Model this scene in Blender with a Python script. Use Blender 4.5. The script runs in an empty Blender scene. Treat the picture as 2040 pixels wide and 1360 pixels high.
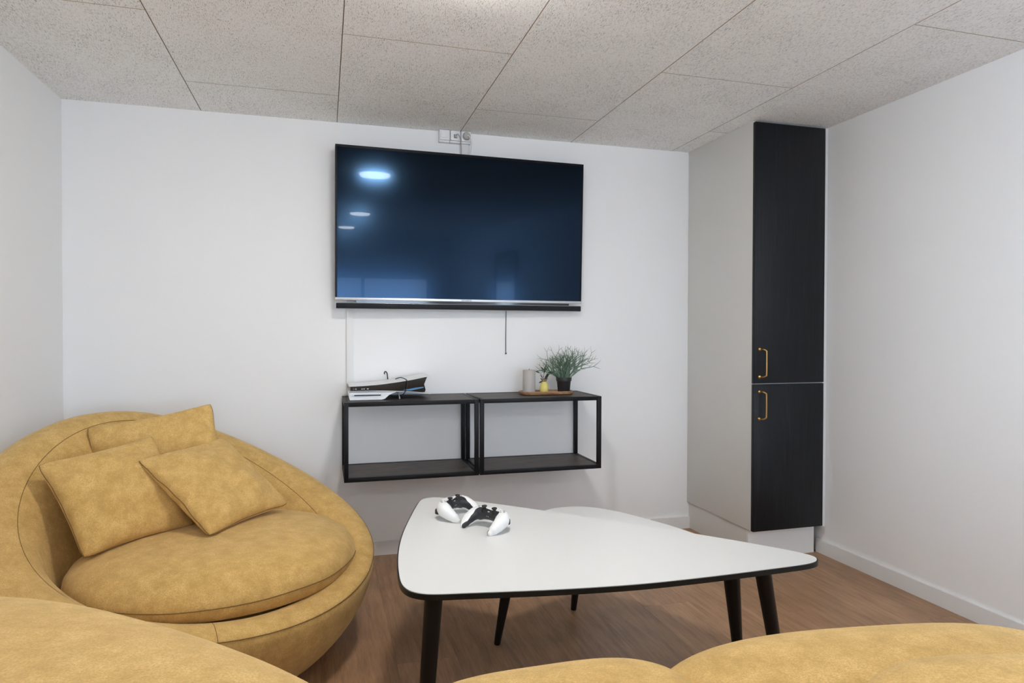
import bpy, bmesh, math, random
from mathutils import Vector, Matrix, noise
from math import sin, cos, pi, radians
random.seed(7)
C = bpy.context.scene.collection

# ------------------------------------------------------------------ camera
YAW, PITCH, ROLL = radians(15.8184), radians(0.7433), radians(0.1173)
r0 = Vector((cos(YAW), -sin(YAW), 0)); f0 = Vector((sin(YAW), cos(YAW), 0)); u0 = Vector((0, 0, 1))
fw = f0*cos(PITCH) - u0*sin(PITCH); up = u0*cos(PITCH) + f0*sin(PITCH)
rt = r0*cos(ROLL) + up*sin(ROLL); up2 = -r0*sin(ROLL) + up*cos(ROLL)
cam = bpy.data.cameras.new('camera'); camo = bpy.data.objects.new('camera', cam); C.objects.link(camo)
cam.sensor_width = 36; cam.lens = 1321.08*36/2040; cam.clip_start = 0.02
m = Matrix((rt, up2, -fw)).transposed().to_4x4(); m.translation = Vector((0, -3.3182, 1.096))
camo.matrix_world = m
bpy.context.scene.camera = camo

# ------------------------------------------------------------------ world, exposure
SKY = 4.7
LAMP = 35.0
w = bpy.data.worlds.new('world'); bpy.context.scene.world = w; w.use_nodes = True
bg = w.node_tree.nodes['Background']; bg.inputs[0].default_value = (0.60, 0.765, .97, 1); bg.inputs[1].default_value = SKY
vs = bpy.context.scene.view_settings
vs.view_transform = 'Standard'; vs.look = 'None'; vs.gamma = 1; vs.use_curve_mapping = False
vs.exposure = 1.77
bpy.context.scene.cycles.max_bounces = 10; bpy.context.scene.cycles.diffuse_bounces = 6

def portal(loc, rot, sx, sy):
    l = bpy.data.lights.new('window_portal', 'AREA'); l.shape = 'RECTANGLE'; l.size = sx; l.size_y = sy
    l.cycles.is_portal = True
    o = bpy.data.objects.new('window_portal', l); o.location = loc; o.rotation_euler = rot; C.objects.link(o)

# ------------------------------------------------------------------ helpers
def link(o, parent=None):
    C.objects.link(o)
    if parent is not None: o.parent = parent
    return o
def setp(o, label=None, cat=None, group=None, kind=None):
    if label: o['label'] = label
    if cat: o['category'] = cat
    if group: o['group'] = group
    if kind: o['kind'] = kind
    return o
def empty(name, loc=(0, 0, 0), rz=0, label=None, cat=None, group=None, parent=None):
    o = bpy.data.objects.new(name, None); o.empty_display_size = .05
    o.location = loc; o.rotation_euler = (0, 0, rz); link(o, parent)
    return setp(o, label, cat, group)
def shade(me, ang=35):
    for p in me.polygons: p.use_smooth = True
    try: me.set_sharp_from_angle(angle=radians(ang))
    except Exception: pass
def obj(name, bm, mat, parent=None, smooth=35, recalc=True):
    me = bpy.data.meshes.new(name)
    if recalc: bmesh.ops.recalc_face_normals(bm, faces=bm.faces)
    bm.to_mesh(me); bm.free()
    for mt in (mat if isinstance(mat, (list, tuple)) else [mat]): me.materials.append(mt)
    if smooth: shade(me, smooth)
    return link(bpy.data.objects.new(name, me), parent)
def box(bm, a, b, bev=0, seg=2):
    x0, y0, z0 = a; x1, y1, z1 = b
    vs_ = [bm.verts.new(p) for p in ((x0,y0,z0),(x1,y0,z0),(x1,y1,z0),(x0,y1,z0),(x0,y0,z1),(x1,y0,z1),(x1,y1,z1),(x0,y1,z1))]
    fs = [bm.faces.new([vs_[i] for i in f]) for f in ((0,3,2,1),(4,5,6,7),(0,1,5,4),(1,2,6,5),(2,3,7,6),(3,0,4,7))]
    if bev:
        es = list({e for f in fs for e in f.edges})
        bmesh.ops.bevel(bm, geom=es, offset=bev, segments=seg, affect='EDGES', profile=.5)
def boxo(name, a, b, mat, parent=None, bev=0, seg=2):
    bm = bmesh.new(); box(bm, a, b, bev, seg); return obj(name, bm, mat, parent)
def tube(bm, pts, rad, n=10, cap=True, closed=False):
    pts = [Vector(p) for p in pts]; N = len(pts)
    rads = rad if isinstance(rad, (list, tuple)) else [rad]*N
    rings = []; prev = None
    for i, p in enumerate(pts):
        if closed: t = pts[(i+1) % N]-pts[i-1]
        else: t = pts[min(i+1, N-1)]-pts[max(i-1, 0)]
        t.normalize()
        if prev is None:
            a = Vector((0, 0, 1)) if abs(t.z) < .9 else Vector((1, 0, 0))
            s = t.cross(a).normalized()
        else: s = (prev - t*prev.dot(t)).normalized()
        prev = s; q = t.cross(s)
        rings.append([bm.verts.new(p+(s*cos(2*pi*k/n)+q*sin(2*pi*k/n))*rads[i]) for k in range(n)])
    for i in range(N if closed else N-1):
        A = rings[i]; B = rings[(i+1) % N]
        for k in range(n): bm.faces.new((A[k], A[(k+1) % n], B[(k+1) % n], B[k]))
    if cap and not closed:
        bm.faces.new(rings[0][::-1]); bm.faces.new(rings[-1])
def lathe(bm, prof, n=32, c=(0, 0)):
    rings = []
    for r, z in prof:
        if r < 1e-6: rings.append([bm.verts.new((c[0], c[1], z))])
        else: rings.append([bm.verts.new((c[0]+r*cos(2*pi*k/n), c[1]+r*sin(2*pi*k/n), z)) for k in range(n)])
    for A, B in zip(rings, rings[1:]):
        for k in range(n):
            k2 = (k+1) % n
            if len(A) == 1 and len(B) == 1: continue
            if len(A) == 1: bm.faces.new((A[0], B[k2], B[k]))
            elif len(B) == 1: bm.faces.new((A[k], A[k2], B[0]))
            else: bm.faces.new((A[k], A[k2], B[k2], B[k]))
def prism(bm, pts, z0, z1, bev=0, seg=3):
    vb = [bm.verts.new((x, y, z0)) for x, y in pts]; vt = [bm.verts.new((x, y, z1)) for x, y in pts]
    n = len(pts); a = bm.faces.new(vb[::-1]); b = bm.faces.new(vt)
    for i in range(n): bm.faces.new((vb[i], vb[(i+1) % n], vt[(i+1) % n], vt[i]))
    if bev: bmesh.ops.bevel(bm, geom=list(a.edges)+list(b.edges), offset=bev, segments=seg, affect='EDGES')
def catmull(P, sub=6, closed=False):
    P = [Vector(p) for p in P]; n = len(P); out = []
    rng = range(n) if closed else range(n-1)
    for i in rng:
        p1, p2 = P[i], P[(i+1) % n]
        p0 = P[i-1] if (closed or i > 0) else p1*2-p2
        p3 = P[(i+2) % n] if (closed or i+2 < n) else p2*2-p1
        for k in range(sub):
            t = k/sub
            out.append(.5*((2*p1)+(p2-p0)*t+(2*p0-5*p1+4*p2-p3)*t*t+(3*p1-p0-3*p2+p3)*t**3))
    if not closed: out.append(P[-1])
    return out

# ------------------------------------------------------------------ materials
def srgb(r, g, b):
    f = lambda c: (c/255/12.92) if c <= 10 else ((c/255+.055)/1.055)**2.4
    return (f(r), f(g), f(b), 1)
class M:
    def __init__(s, name, col, rough=.5, metal=0, **k):
        s.m = bpy.data.materials.new(name); s.m.use_nodes = True; s.t = s.m.node_tree; s.n = s.t.nodes; s.l = s.t.links
        s.b = s.n['Principled BSDF']; s.b.inputs['Base Color'].default_value = col
        s.b.inputs['Roughness'].default_value = rough; s.b.inputs['Metallic'].default_value = metal
        for a, v in k.items(): s.b.inputs[a].default_value = v
    def node(s, t, **k):
        n = s.n.new(t)
        for a, v in k.items():
            if hasattr(n, a): setattr(n, a, v)
            else: n.inputs[a.replace('_', ' ')].default_value = v
        return n
    def coords(s, scale=(1, 1, 1), rot=(0, 0, 0), rand=False, kind='Object'):
        tc = s.n.new('ShaderNodeTexCoord'); mp = s.n.new('ShaderNodeMapping')
        mp.inputs['Scale'].default_value = scale; mp.inputs['Rotation'].default_value = rot
        s.l.new(tc.outputs[kind], mp.inputs[0])
        if rand:
            oi = s.n.new('ShaderNodeObjectInfo'); mu = s.n.new('ShaderNodeVectorMath'); mu.operation = 'SCALE'
            mu.inputs[0].default_value = (37., 71., 13.); s.l.new(oi.outputs['Random'], mu.inputs['Scale'])
            s.l.new(mu.outputs[0], mp.inputs['Location'])
        return mp.outputs[0]
    def noise(s, co, scale, detail=4, rough=.55, dist=0):
        n = s.n.new('ShaderNodeTexNoise'); n.inputs['Scale'].default_value = scale; n.inputs['Detail'].default_value = detail
        n.inputs['Roughness'].default_value = rough; n.inputs['Distortion'].default_value = dist
        s.l.new(co, n.inputs['Vector']); return n.outputs['Fac']
    def ramp(s, fac, stops):
        n = s.n.new('ShaderNodeValToRGB'); s.l.new(fac, n.inputs[0]); e = n.color_ramp.elements
        while len(e) < len(stops): e.new(.5)
        for i, (p, c) in enumerate(stops): e[i].position = p; e[i].color = c
        return n.outputs[0]
    def mix(s, fac, a, b, mode='MIX'):
        n = s.n.new('ShaderNodeMix'); n.data_type = 'RGBA'; n.blend_type = mode
        for sock, v in ((n.inputs[0], fac), (n.inputs[6], a), (n.inputs[7], b)):
            if isinstance(v, (tuple, float, int)): sock.default_value = v
            else: s.l.new(v, sock)
        return n.outputs[2]
    def math(s, op, a, b=0.):
        n = s.n.new('ShaderNodeMath'); n.operation = op
        for i, v in enumerate((a, b)):
            if isinstance(v, (float, int)): n.inputs[i].default_value = v
            else: s.l.new(v, n.inputs[i])
        return n.outputs[0]
    def col(s, c): s.l.new(c, s.b.inputs['Base Color'])
    def rough(s, c): s.l.new(c, s.b.inputs['Roughness'])
    def bump(s, h, dist=.001, strength=1.):
        n = s.n.new('ShaderNodeBump'); n.inputs['Distance'].default_value = dist; n.inputs['Strength'].default_value = strength
        s.l.new(h, n.inputs['Height']); s.l.new(n.outputs[0], s.b.inputs['Normal'])

def wall_mat(name, col):
    a = M(name, col, .65); co = a.coords()
    a.col(a.mix(a.noise(co, 1.3, 3), tuple(c*.975 for c in col[:3])+(1,), tuple(min(1, c*1.02) for c in col[:3])+(1,)))
    a.bump(a.noise(co, 260, 3), .0004, .5); return a.m
MW = wall_mat('painted_wall', (.885, .885, .88, 1))
MTRIM = M('white_trim', (.80, .80, .79, 1), .4).m
MCAB = M('white_laminate', (.70, .695, .665, 1), .45).m
# wood-wool cement ceiling boards
a = M('wood_wool', (.4, .4, .4, 1), .9); co = a.coords(rand=True)
hs = []
for i, (ang, sc) in enumerate(((.3, 95), (1.35, 100), (2.4, 90), (-.5, 110))):
    mp = a.n.new('ShaderNodeMapping'); mp.inputs['Rotation'].default_value = (0, 0, ang); mp.inputs['Scale'].default_value = (1, .16, 1)
    mp.inputs['Location'].default_value = (i*3.1, i*1.7, i); a.l.new(co, mp.inputs[0])
    hs.append(a.noise(mp.outputs[0], sc*4.8, 2, .6, .4))
mx = a.math('MAXIMUM', a.math('MAXIMUM', hs[0], hs[1]), a.math('MAXIMUM', hs[2], hs[3]))
big = a.noise(co, 5, 4)
mm = a.math('ADD', mx, a.math('MULTIPLY', a.math('SUBTRACT', big, .5), .09))
a.col(a.ramp(mm, [(.45, (.24, .23, .21, 1)), (.52, (.80, .80, .785, 1)), (.59, (.96, .965, .955, 1)), (.75, (.985, .985, .98, 1))]))
a.bump(mm, .003, .6); MCEIL = a.m
MPSIDE = M('panel_edge', (.40, .32, .24, 1), .9).m
MGAP = M('ceiling_joint', (.22, .17, .12, 1), .9).m
# oak vinyl planks
a = M('oak_plank', (.2, .1, .05, 1), .42); co = a.coords(scale=(1, .07, 1), rand=True)
g1 = a.noise(co, 46, 8, .72, .5); g2 = a.noise(co, 260, 4, .7, .1); co2 = a.coords(scale=(1, .25, 1), rand=True); g3 = a.noise(co2, 3.2, 3)
wv = a.n.new('ShaderNodeTexWave'); wv.wave_type = 'RINGS'; wv.rings_direction = 'X' ; wv.inputs['Scale'].default_value = 5; wv.inputs['Distortion'].default_value = 9; wv.inputs['Detail'].default_value = 3
a.l.new(co2, wv.inputs[0])
c1 = a.ramp(g1, [(.32, (.24, .125, .060, 1)), (.5, (.375, .21, .108, 1)), (.68, (.49, .285, .155, 1))])
c2 = a.mix(a.math('MULTIPLY', wv.outputs['Fac'], .22), c1, (.19, .10, .055, 1))
c3 = a.mix(a.ramp(g2, [(.42, (0, 0, 0, 1)), (.66, (.4, .4, .4, 1))]), c2, (.50, .32, .20, 1))
oi = a.n.new('ShaderNodeObjectInfo'); hv = a.n.new('ShaderNodeHueSaturation'); a.l.new(c3, hv.inputs['Color'])
a.l.new(a.math('ADD', a.math('MULTIPLY', oi.outputs['Random'], .16), .92), hv.inputs['Value'])
a.col(hv.outputs[0]); a.bump(g2, .0003, .35); a.rough(a.ramp(g2, [(.2, (.33,)*3+(1,)), (.8, (.5,)*3+(1,))])); MFLOOR = a.m
# gold velvet
def velvet(name, k=1.):
    a = M(name, (.47, .29, .10, 1), .82); co = a.coords()
    f = a.noise(co, 21, 8, .74, .12); f2 = a.noise(co, 330, 3, .75); f3 = a.noise(co, 4, 2)
    base = a.ramp(f, [(.36, (.52*k, .33*k, .112*k, 1)), (.5, (.65*k, .425*k, .155*k, 1)), (.66, (.80*k, .55*k, .225*k, 1))])
    base = a.mix(a.ramp(f2, [(.38, (.65,)*3+(1,)), (.62, (0, 0, 0, 1))]), base, (.42*k, .245*k, .065*k, 1))
    a.col(a.mix(a.math('MULTIPLY', f3, .2), base, (.70*k, .46*k, .16*k, 1)))
    a.b.inputs['Sheen Weight'].default_value = .35; a.b.inputs['Sheen Roughness'].default_value = .45
    a.b.inputs['Sheen Tint'].default_value = (.95, .78, .48, 1); a.b.inputs['Specular IOR Level'].default_value = .15
    a.bump(a.math('ADD', a.math('MULTIPLY', f, .5), a.math('MULTIPLY', f2, .7)), .0016, .6); return a.m
MV = velvet('gold_velvet')
MSEAM = M('velvet_seam', (.20, .115, .035, 1), .9).m
MDARK = M('dark_underside', (.02, .018, .015, 1), .8).m
# metals, plastics
MBLK = M('black_powder_coat', (.006, .006, .007, 1), .45, **{'Specular IOR Level': .22}).m
MLEG = M('black_lacquered_wood', (.007, .006, .006, 1), .38, **{'Specular IOR Level': .3}).m
MEDGE = M('black_table_edge', (.009, .008, .007, 1), .42, **{'Specular IOR Level': .3}).m
a = M('white_table_laminate', (.745, .75, .735, 1), .33); a.bump(a.noise(a.coords(), 500, 2), .0001, .2); MTOP = a.m
a = M('dark_shelf_wood', (.05, .04, .035, 1), .5); co = a.coords(scale=(.12, 1, 1)); g = a.noise(co, 60, 5, .65, 1.2)
a.col(a.ramp(g, [(.33, (.018, .014, .012, 1)), (.5, (.060, .046, .038, 1)), (.7, (.115, .088, .072, 1))])); a.bump(g, .0004, .4); MSHELF = a.m
a = M('black_stained_wood', (.015, .018, .024, 1), .36); co = a.coords(scale=(1, 1, .05)); g = a.noise(co, 75, 5, .6, 1.0)
a.col(a.ramp(g, [(.3, (.003, .004, .006, 1)), (.6, (.007, .0088, .012, 1)), (.75, (.015, .018, .023, 1))])); a.bump(g, .0005, .6); a.b.inputs['Specular IOR Level'].default_value = .32; MDOOR = a.m
MBRASS = M('brushed_brass', (.75, .46, .17, 1), .28, 1).m
MSILV = M('silver_plastic', (.62, .64, .67, 1), .3, .6).m
a = M('tv_screen', (.0012, .0012, .0014, 1), .13); a.b.inputs['IOR'].default_value = 1.43
a.b.inputs['Specular Tint'].default_value = (.22, .48, .90, 1); a.b.inputs['Coat Weight'].default_value = .16; a.b.inputs['Coat Roughness'].default_value = .015; a.b.inputs['Coat IOR'].default_value = 1.3
MSCR = a.m
MGLOSS = M('gloss_black', (.006, .006, .008, 1), .08).m
MBEZ = M('bezel_black', (.004, .004, .006, 1), .35, **{'Specular IOR Level': .15}).m
MBAR = M('soundbar_cloth', (.012, .014, .018, 1), .6, **{'Specular IOR Level': .25}).m
MWPL = M('white_plastic', (.82, .83, .84, 1), .38).m
MGPL = M('grey_plastic', (.42, .41, .39, 1), .5).m
MPAD = M('black_controller_plastic', (.022, .024, .03, 1), .3).m
MRUB = M('black_rubber', (.014, .014, .015, 1), .55).m
MGREY = M('grey_cable', (.33, .31, .33, 1), .5).m
MDOT = M('dark_hole', (.004, .004, .005, 1), .8).m
a = M('grey_wax', (.44, .415, .39, 1), .6); a.b.inputs['Subsurface Weight'].default_value = .1; MWAX = a.m
a = M('tray_wood', (.4, .2, .1, 1), .5); co = a.coords(scale=(.15, 1, 1)); g = a.noise(co, 60, 5, .65, 1.5)
a.col(a.ramp(g, [(.3, (.13, .055, .022, 1)), (.5, (.36, .19, .09, 1)), (.7, (.56, .34, .18, 1))])); a.bump(g, .0006, .5); MTRAY = a.m
MYEL = M('yellow_glazed_glass', (.74, .64, .19, 1), .1).m
MCLR = M('clear_glass', (.75, .62, .5, 1), .06, 0, **{'Transmission Weight': .75, 'IOR': 1.45}).m
a = M('plant_green', (.10, .17, .10, 1), .6); oi = a.n.new('ShaderNodeObjectInfo')
a.col(a.mix(oi.outputs['Random'], (.06, .115, .065, 1), (.20, .28, .21, 1))); MLEAF = a.m
MLEAF2 = M('dark_leaf', (.035, .10, .035, 1), .4).m
MSTEM = M('brown_stem', (.10, .07, .05, 1), .6).m
MSOIL = M('potting_soil', (.02, .014, .01, 1), .95).m
MPOT = M('black_pot_plastic', (.016, .016, .017, 1), .5).m
a = M('lamp_diffuser', (1, 1, 1, 1), .4); a.b.inputs['Emission Color'].default_value = (1, .98, .945, 1); a.b.inputs['Emission Strength'].default_value = LAMP; MLAMP = a.m
MMIR = M('mirror_glass', (.85, .88, .88, 1), .02, 1).m
# window pane: thin sheet glass
gm = bpy.data.materials.new('window_glass'); gm.use_nodes = True; t = gm.node_tree; t.nodes.clear()
o_ = t.nodes.new('ShaderNodeOutputMaterial'); mxs = t.nodes.new('ShaderNodeMixShader'); tr = t.nodes.new('ShaderNodeBsdfTransparent'); gl = t.nodes.new('ShaderNodeBsdfGlossy')
fr = t.nodes.new('ShaderNodeFresnel'); gl.inputs['Roughness'].default_value = .02; fr.inputs[0].default_value = 1.45
t.links.new(fr.outputs[0], mxs.inputs[0]); t.links.new(tr.outputs[0], mxs.inputs[1]); t.links.new(gl.outputs[0], mxs.inputs[2]); t.links.new(mxs.outputs[0], o_.inputs[0])
MGLASS = gm

# ------------------------------------------------------------------ room shell
XL, XR, H, YB, T = -1.0972, 2.3919, 2.1078, -7.5, .12
def S(o): o['kind'] = 'structure'; return o
S(boxo('wall_back', (XL-T, 0, -.05), (XR+T, T, H+.1), MW))
S(boxo('wall_right', (XR, YB, -.05), (XR+T, -0.0005, H+.1), MW))
# left wall with a window opening behind the camera
W1 = (-7.1, -3.7, .35, 2.00)
bm = bmesh.new()
box(bm, (XL-T, YB, -.05), (XL, W1[0], H+.1)); box(bm, (XL-T, W1[1], -.05), (XL, -.0005, H+.1))
box(bm, (XL-T, W1[0], -.05), (XL, W1[1], W1[2])); box(bm, (XL-T, W1[0], W1[3]), (XL, W1[1], H+.1))
S(obj('wall_left', bm, MW))
W2 = (-.10, 2.05, .55, 1.45)
bm = bmesh.new()
box(bm, (XL-T, YB-T, -.05), (W2[0], YB-.0005, H+.1)); box(bm, (W2[1], YB-T, -.05), (XR+T, YB-.0005, H+.1))
box(bm, (W2[0], YB-T, -.05), (W2[1], YB-.0005, W2[2])); box(bm, (W2[0], YB-T, W2[3]), (W2[1], YB-.0005, H+.1))
S(obj('wall_front', bm, MW))
def window(name, axis, a0, a1, z0, z1, p0, p1, n):
    r = empty(name); S(r)
    bm = bmesh.new(); f = .05
    def bb(u0_, u1_, za, zb, q0, q1):
        if axis == 'y': box(bm, (q0, u0_, za), (q1, u1_, zb))
        else: box(bm, (u0_, q0, za), (u1_, q1, zb))
    q0, q1 = p0+.03, p1-.03
    bb(a0, a1, z0, z0+f, q0, q1); bb(a0, a1, z1-f, z1, q0, q1)
    bb(a0, a0+f, z0+f, z1-f, q0, q1); bb(a1-f, a1, z0+f, z1-f, q0, q1)
    for i in range(1, n):
        c = a0+(a1-a0)*i/n; bb(c-f/2, c+f/2, z0+f, z1-f, q0, q1)
    obj('window_frame', bm, MTRIM, r)
    for i in range(n):
        u, v = a0+(a1-a0)*i/n+f*.8, a0+(a1-a0)*(i+1)/n-f*.8
        bm = bmesh.new(); qm = (p0+p1)/2; bb(u, v, z0+f*.8, z1-f*.8, qm-.003, qm+.003); obj('pane', bm, MGLASS, r)
window('window_1', 'y', W1[0], W1[1], W1[2], W1[3], XL-T, XL, 4)
window('window_2', 'x', W2[0], W2[1], W2[2], W2[3], YB-T, YB, 2)
# sky seen through the two windows
portal((XL-T-.01, (W1[0]+W1[1])/2, (W1[2]+W1[3])/2), (0, -pi/2, 0), W1[3]-W1[2], W1[1]-W1[0])
portal(((W2[0]+W2[1])/2, YB-T-.01, (W2[2]+W2[3])/2), (pi/2, 0, 0), W2[1]-W2[0], W2[3]-W2[2])

# floor: sub-floor slab plus individual planks
fl = S(boxo('floor', (XL-T, YB-T, -.06), (XR+T, T, -.004), MDARK))
PW, PL = .2, 1.22
bm = bmesh.new(); box(bm, (-PW/2+.00015, -PL/2+.00015, -.0045), (PW/2-.00015, PL/2-.00015, 0), .00035, 1)
me = bpy.data.meshes.new('plank'); bmesh.ops.recalc_face_normals(bm, faces=bm.faces); bm.to_mesh(me); bm.free(); me.materials.append(MFLOOR)
off = [0, .41, .82, .2, .61, 1.02, .33]
k = 0; x = -1.17+.1
while x-.1 < XR:
    y = 0.1-off[k % 7]+PL
    while y-PL/2 > YB-.1:
        ya_, yb_ = max(y-PL, YB-.04), min(y, .04)
        if yb_-ya_ > .02:
            o = bpy.data.objects.new('floor_plank', me); link(o, fl); o.location = (x, (ya_+yb_)/2, 0); o.scale.y = (yb_-ya_)/PL
        y -= PL
    x += PW; k += 1
S(fl)
# ceiling
ce = S(boxo('ceiling', (XL-T, YB-T, H+.0195), (XR+T, T, H+.08), MGAP))
def panel(x0, x1, y0, y1):
    g = .0008
    bm = bmesh.new(); cx, cy = (x0+x1)/2, (y0+y1)/2
    box(bm, (x0-cx+g, y0-cy+g, 0), (x1-cx-g, y1-cy-g, .02), .0010, 1)
    o = obj('ceiling_panel', bm, [MCEIL, MPSIDE], ce, 0); o.location = (cx, cy, H)
    for p in o.data.polygons:
        if abs(p.normal.z) < .9: p.material_index = 1
J = -.5389
xs = [XL-.02, J, J+.6, J+1.2, J+1.8, J+2.4, XR+.02]
st = [-.986, -.375, -.986, -.375, -.986, -.375]
for i in range(6):
    y1 = .02; y0 = st[i]
    while y1 > YB:
        panel(xs[i], xs[i+1], max(y0, YB-.02), y1); y1 = y0; y0 -= 1.2
# baseboards
def bboard(name, a, b):
    bm = bmesh.new(); box(bm, a, b)
    return S(obj(name, bm, MTRIM))
bboard('baseboard_back', (XL, -.012, 0), (1.981, -.0002, .066))
bboard('baseboard_left', (XL+.0002, YB, 0), (XL+.012, -.0125, .066))
bboard('baseboard_right', (XR-.012, YB, 0), (XR-.0002, -.536, .066))
# filler strip between the cupboard and the right wall
S(boxo('trim_1', (2.3715, -.585, .14), (2.3915, -.565, H-.002), MTRIM))

# ------------------------------------------------------------------ tall cupboard
XC = 1.9668
cb = empty('tall_cupboard', (2.17, -.3, 0), 0, 'tall built-in cupboard with two black wood-grain doors and white side panel, in right corner', 'cupboard')
def L(o, root=None):   # parent at world position
    return o
def pbox(name, a, b, mat, root, bev=0):
    bm = bmesh.new(); box(bm, a, b, bev); bmesh.ops.translate(bm, verts=bm.verts, vec=-root.location)
    return obj(name, bm, mat, root)
pbox('side_panel', (XC, -.582, .149), (XC+.018, -.002, H-.0005), MCAB, cb, .0006)
pbox('body', (XC+.019, -.580, .149), (2.370, -.002, H-.002), MTRIM, cb)
pbox('plinth_side', (XC+.012, -.529, .0005), (XC+.024, -.002, .146), MCAB, cb)
pbox('plinth_front', (XC+.012, -.545, .0005), (2.360, -.530, .146), MTRIM, cb)
for nm, z0, z1, h0, h1 in (('door', .8575, 2.0975, .889, 1.020), ('door', .149, .8525, .689, .818)):
    dr = pbox(nm, (XC-.002, -.603, z0), (2.362, -.584, z1), MDOOR, cb, .0012)
    bm = bmesh.new(); xh = XC+.028; yo = -.603
    P = [(xh, yo, h1), (xh+.005, yo-.022, h1), (xh+.012, yo-.032, h1-.006), (xh+.014, yo-.034, h1-.018), (xh+.014, yo-.034, h0+.018), (xh+.012, yo-.032, h0+.006), (xh+.005, yo-.022, h0), (xh, yo, h0)]
    tube(bm, [Vector(p)-cb.location for p in catmull(P, 4)], .0035, 10)
    for hz in (h0, h1):
        tube(bm, [Vector((xh, yo+.0005, hz))-cb.location, Vector((xh, yo-.003, hz))-cb.location, Vector((xh+.001, yo-.008, hz))-cb.location], [.0085, .0085, .0045], 16)
    o = obj('handle', bm, MBRASS, dr); setp(o, 'brass bar handle')

# ------------------------------------------------------------------ ceiling lights
def ceiling_light(x, y, label, group=None):
    t = empty('ceiling_light', (x, y, H), 0, label, 'lamp', group)
    bm = bmesh.new(); lathe(bm, [(0, -.0005), (.125, -.0005), (.130, -.006), (.130, -.018), (.126, -.022), (.105, -.022), (.104, -.018), (0, -.018)], 48); obj('housing', bm, MTRIM, t)
    bm = bmesh.new(); lathe(bm, [(0, -.0185), (.1035, -.0185), (.1050, -.032), (.100, -.040), (.07, -.044), (0, -.045)], 48); obj('diffuser', bm, MLAMP, t)
ceiling_light(.42, -1.605, 'round flat ceiling light above the white coffee tables, nearest the wall with the television')
ceiling_light(.60, -4.35, 'round flat ceiling light behind the viewpoint, second one from the television')
ceiling_light(.62, -6.30, 'round flat ceiling light seen low in the television reflection, farthest from the television')

# ------------------------------------------------------------------ television
nT = Vector((.026, -.999, -.037)).normalized(); uT = Vector((0, 0, 1)).cross(nT).normalized()
if uT.x < 0: uT = -uT
wT = nT.cross(uT); 
if wT.z < 0: wT = -wT
Ct = Vector((.642, -.081, 1.624)) + uT*.036
tv = empty('television', (0, 0, 0), 0, 'large black flat television with silver lower strip mounted on the back wall', 'television')
mt = Matrix((uT, -nT, wT)).transposed().to_4x4(); mt.translation = Ct
tv.matrix_world = mt       # local x right, y into wall, z up
hw = .6275
bm = bmesh.new(); box(bm, (-hw, .002, -.362), (hw, .034, .352), .004, 2); box(bm, (-.42, .0335, -.30), (.42, .042, .20), .006, 2); obj('casing', bm, MBEZ, tv)
bm = bmesh.new()   # bezel frame as four bars
for a_, b_ in (((-hw, 0, .339), (hw, .0025, .352)), ((-hw, 0, -.362), (-hw+.009, .0025, .339)), ((hw-.009, 0, -.362), (hw, .0025, .339))): box(bm, a_, b_, .0008, 1)
obj('bezel', bm, MBEZ, tv)
boxo('screen', (-hw+.009, .0008, -.361), (hw-.009, .0024, .339), MSCR, tv)
boxo('silver_strip', (-hw, -.003, -.374), (hw, .03, -.3615), MSILV, tv, .001)
sb = boxo('soundbar', (-hw+.001, -.004, -.4165), (hw-.001, .03, -.3855), MSILV, tv, .005)
boxo('front_grille', (-hw+.004, -.006, -.4135), (hw-.004, -.0035, -.3880), MBAR, sb, .002)
bm = bmesh.new()
for c0 in (-.27, .32):
    for r in range(3):
        for q in range(10): 
            xx = c0+(q-4.5)*.0135; zz = -.4008+(r-1)*.0065
            box(bm, (xx-.0042, -.0062, zz-.0013), (xx+.0042, -.0058, zz+.0013))
o = obj('grille_holes', bm, MDOT, sb); o['kind'] = 'stuff'
boxo('neck_bar', (-.53, .006, -.386), (.56, .026, -.374), MGLOSS, tv)
bm = bmesh.new(); box(bm, (-.25, .0425, -.12), (.25, .049, .16)); obj('wall_bracket', bm, MBLK, tv)
# lettering
fc = bpy.data.curves.new('lettering', 'FONT'); fc.body = 'GRUNDIG'; fc.size = .0105; fc.align_x = 'CENTER'; fc.align_y = 'CENTER'; fc.extrude = .0003; fc.space_character = 1.15
fo = bpy.data.objects.new('tmp', fc); C.objects.link(fo)
dg = bpy.context.evaluated_depsgraph_get(); me = bpy.data.meshes.new_from_object(fo.evaluated_get(dg)); bpy.data.objects.remove(fo)
me.transform(Matrix.Translation((.006, -.0032, -.3677)) @ Matrix.Rotation(pi/2, 4, 'X')); me.materials.append(MBEZ)
link(bpy.data.objects.new('lettering', me), tv)
# hanging black cable under the television
bm = bmesh.new(); tube(bm, [(.905, -.012, 1.22), (.9055, -.006, 1.15), (.905, -.005, 1.06), (.9055, -.005, 1.0), (.906, -.006, .990)], .0018, 8); box(bm, (.9025, -.009, .986), (.9095, -.002, .993), .001, 1)
setp(obj('hanging_cable', bm, MRUB), 'thin black cable hanging down the wall below the television', 'cable')

# cable ducts
setp(boxo('cable_duct', (.104, -.014, .7935), (.137, -.0003, 1.25), MTRIM, None, .001), 'white vertical cable duct on the wall between television and left shelf', 'cable duct')
setp(boxo('cable_duct', (.664, -.013, 1.93), (.708, -.0003, 2.048), MTRIM, None, .001), 'short white cable duct between the sockets and the television top', 'cable duct')

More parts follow.
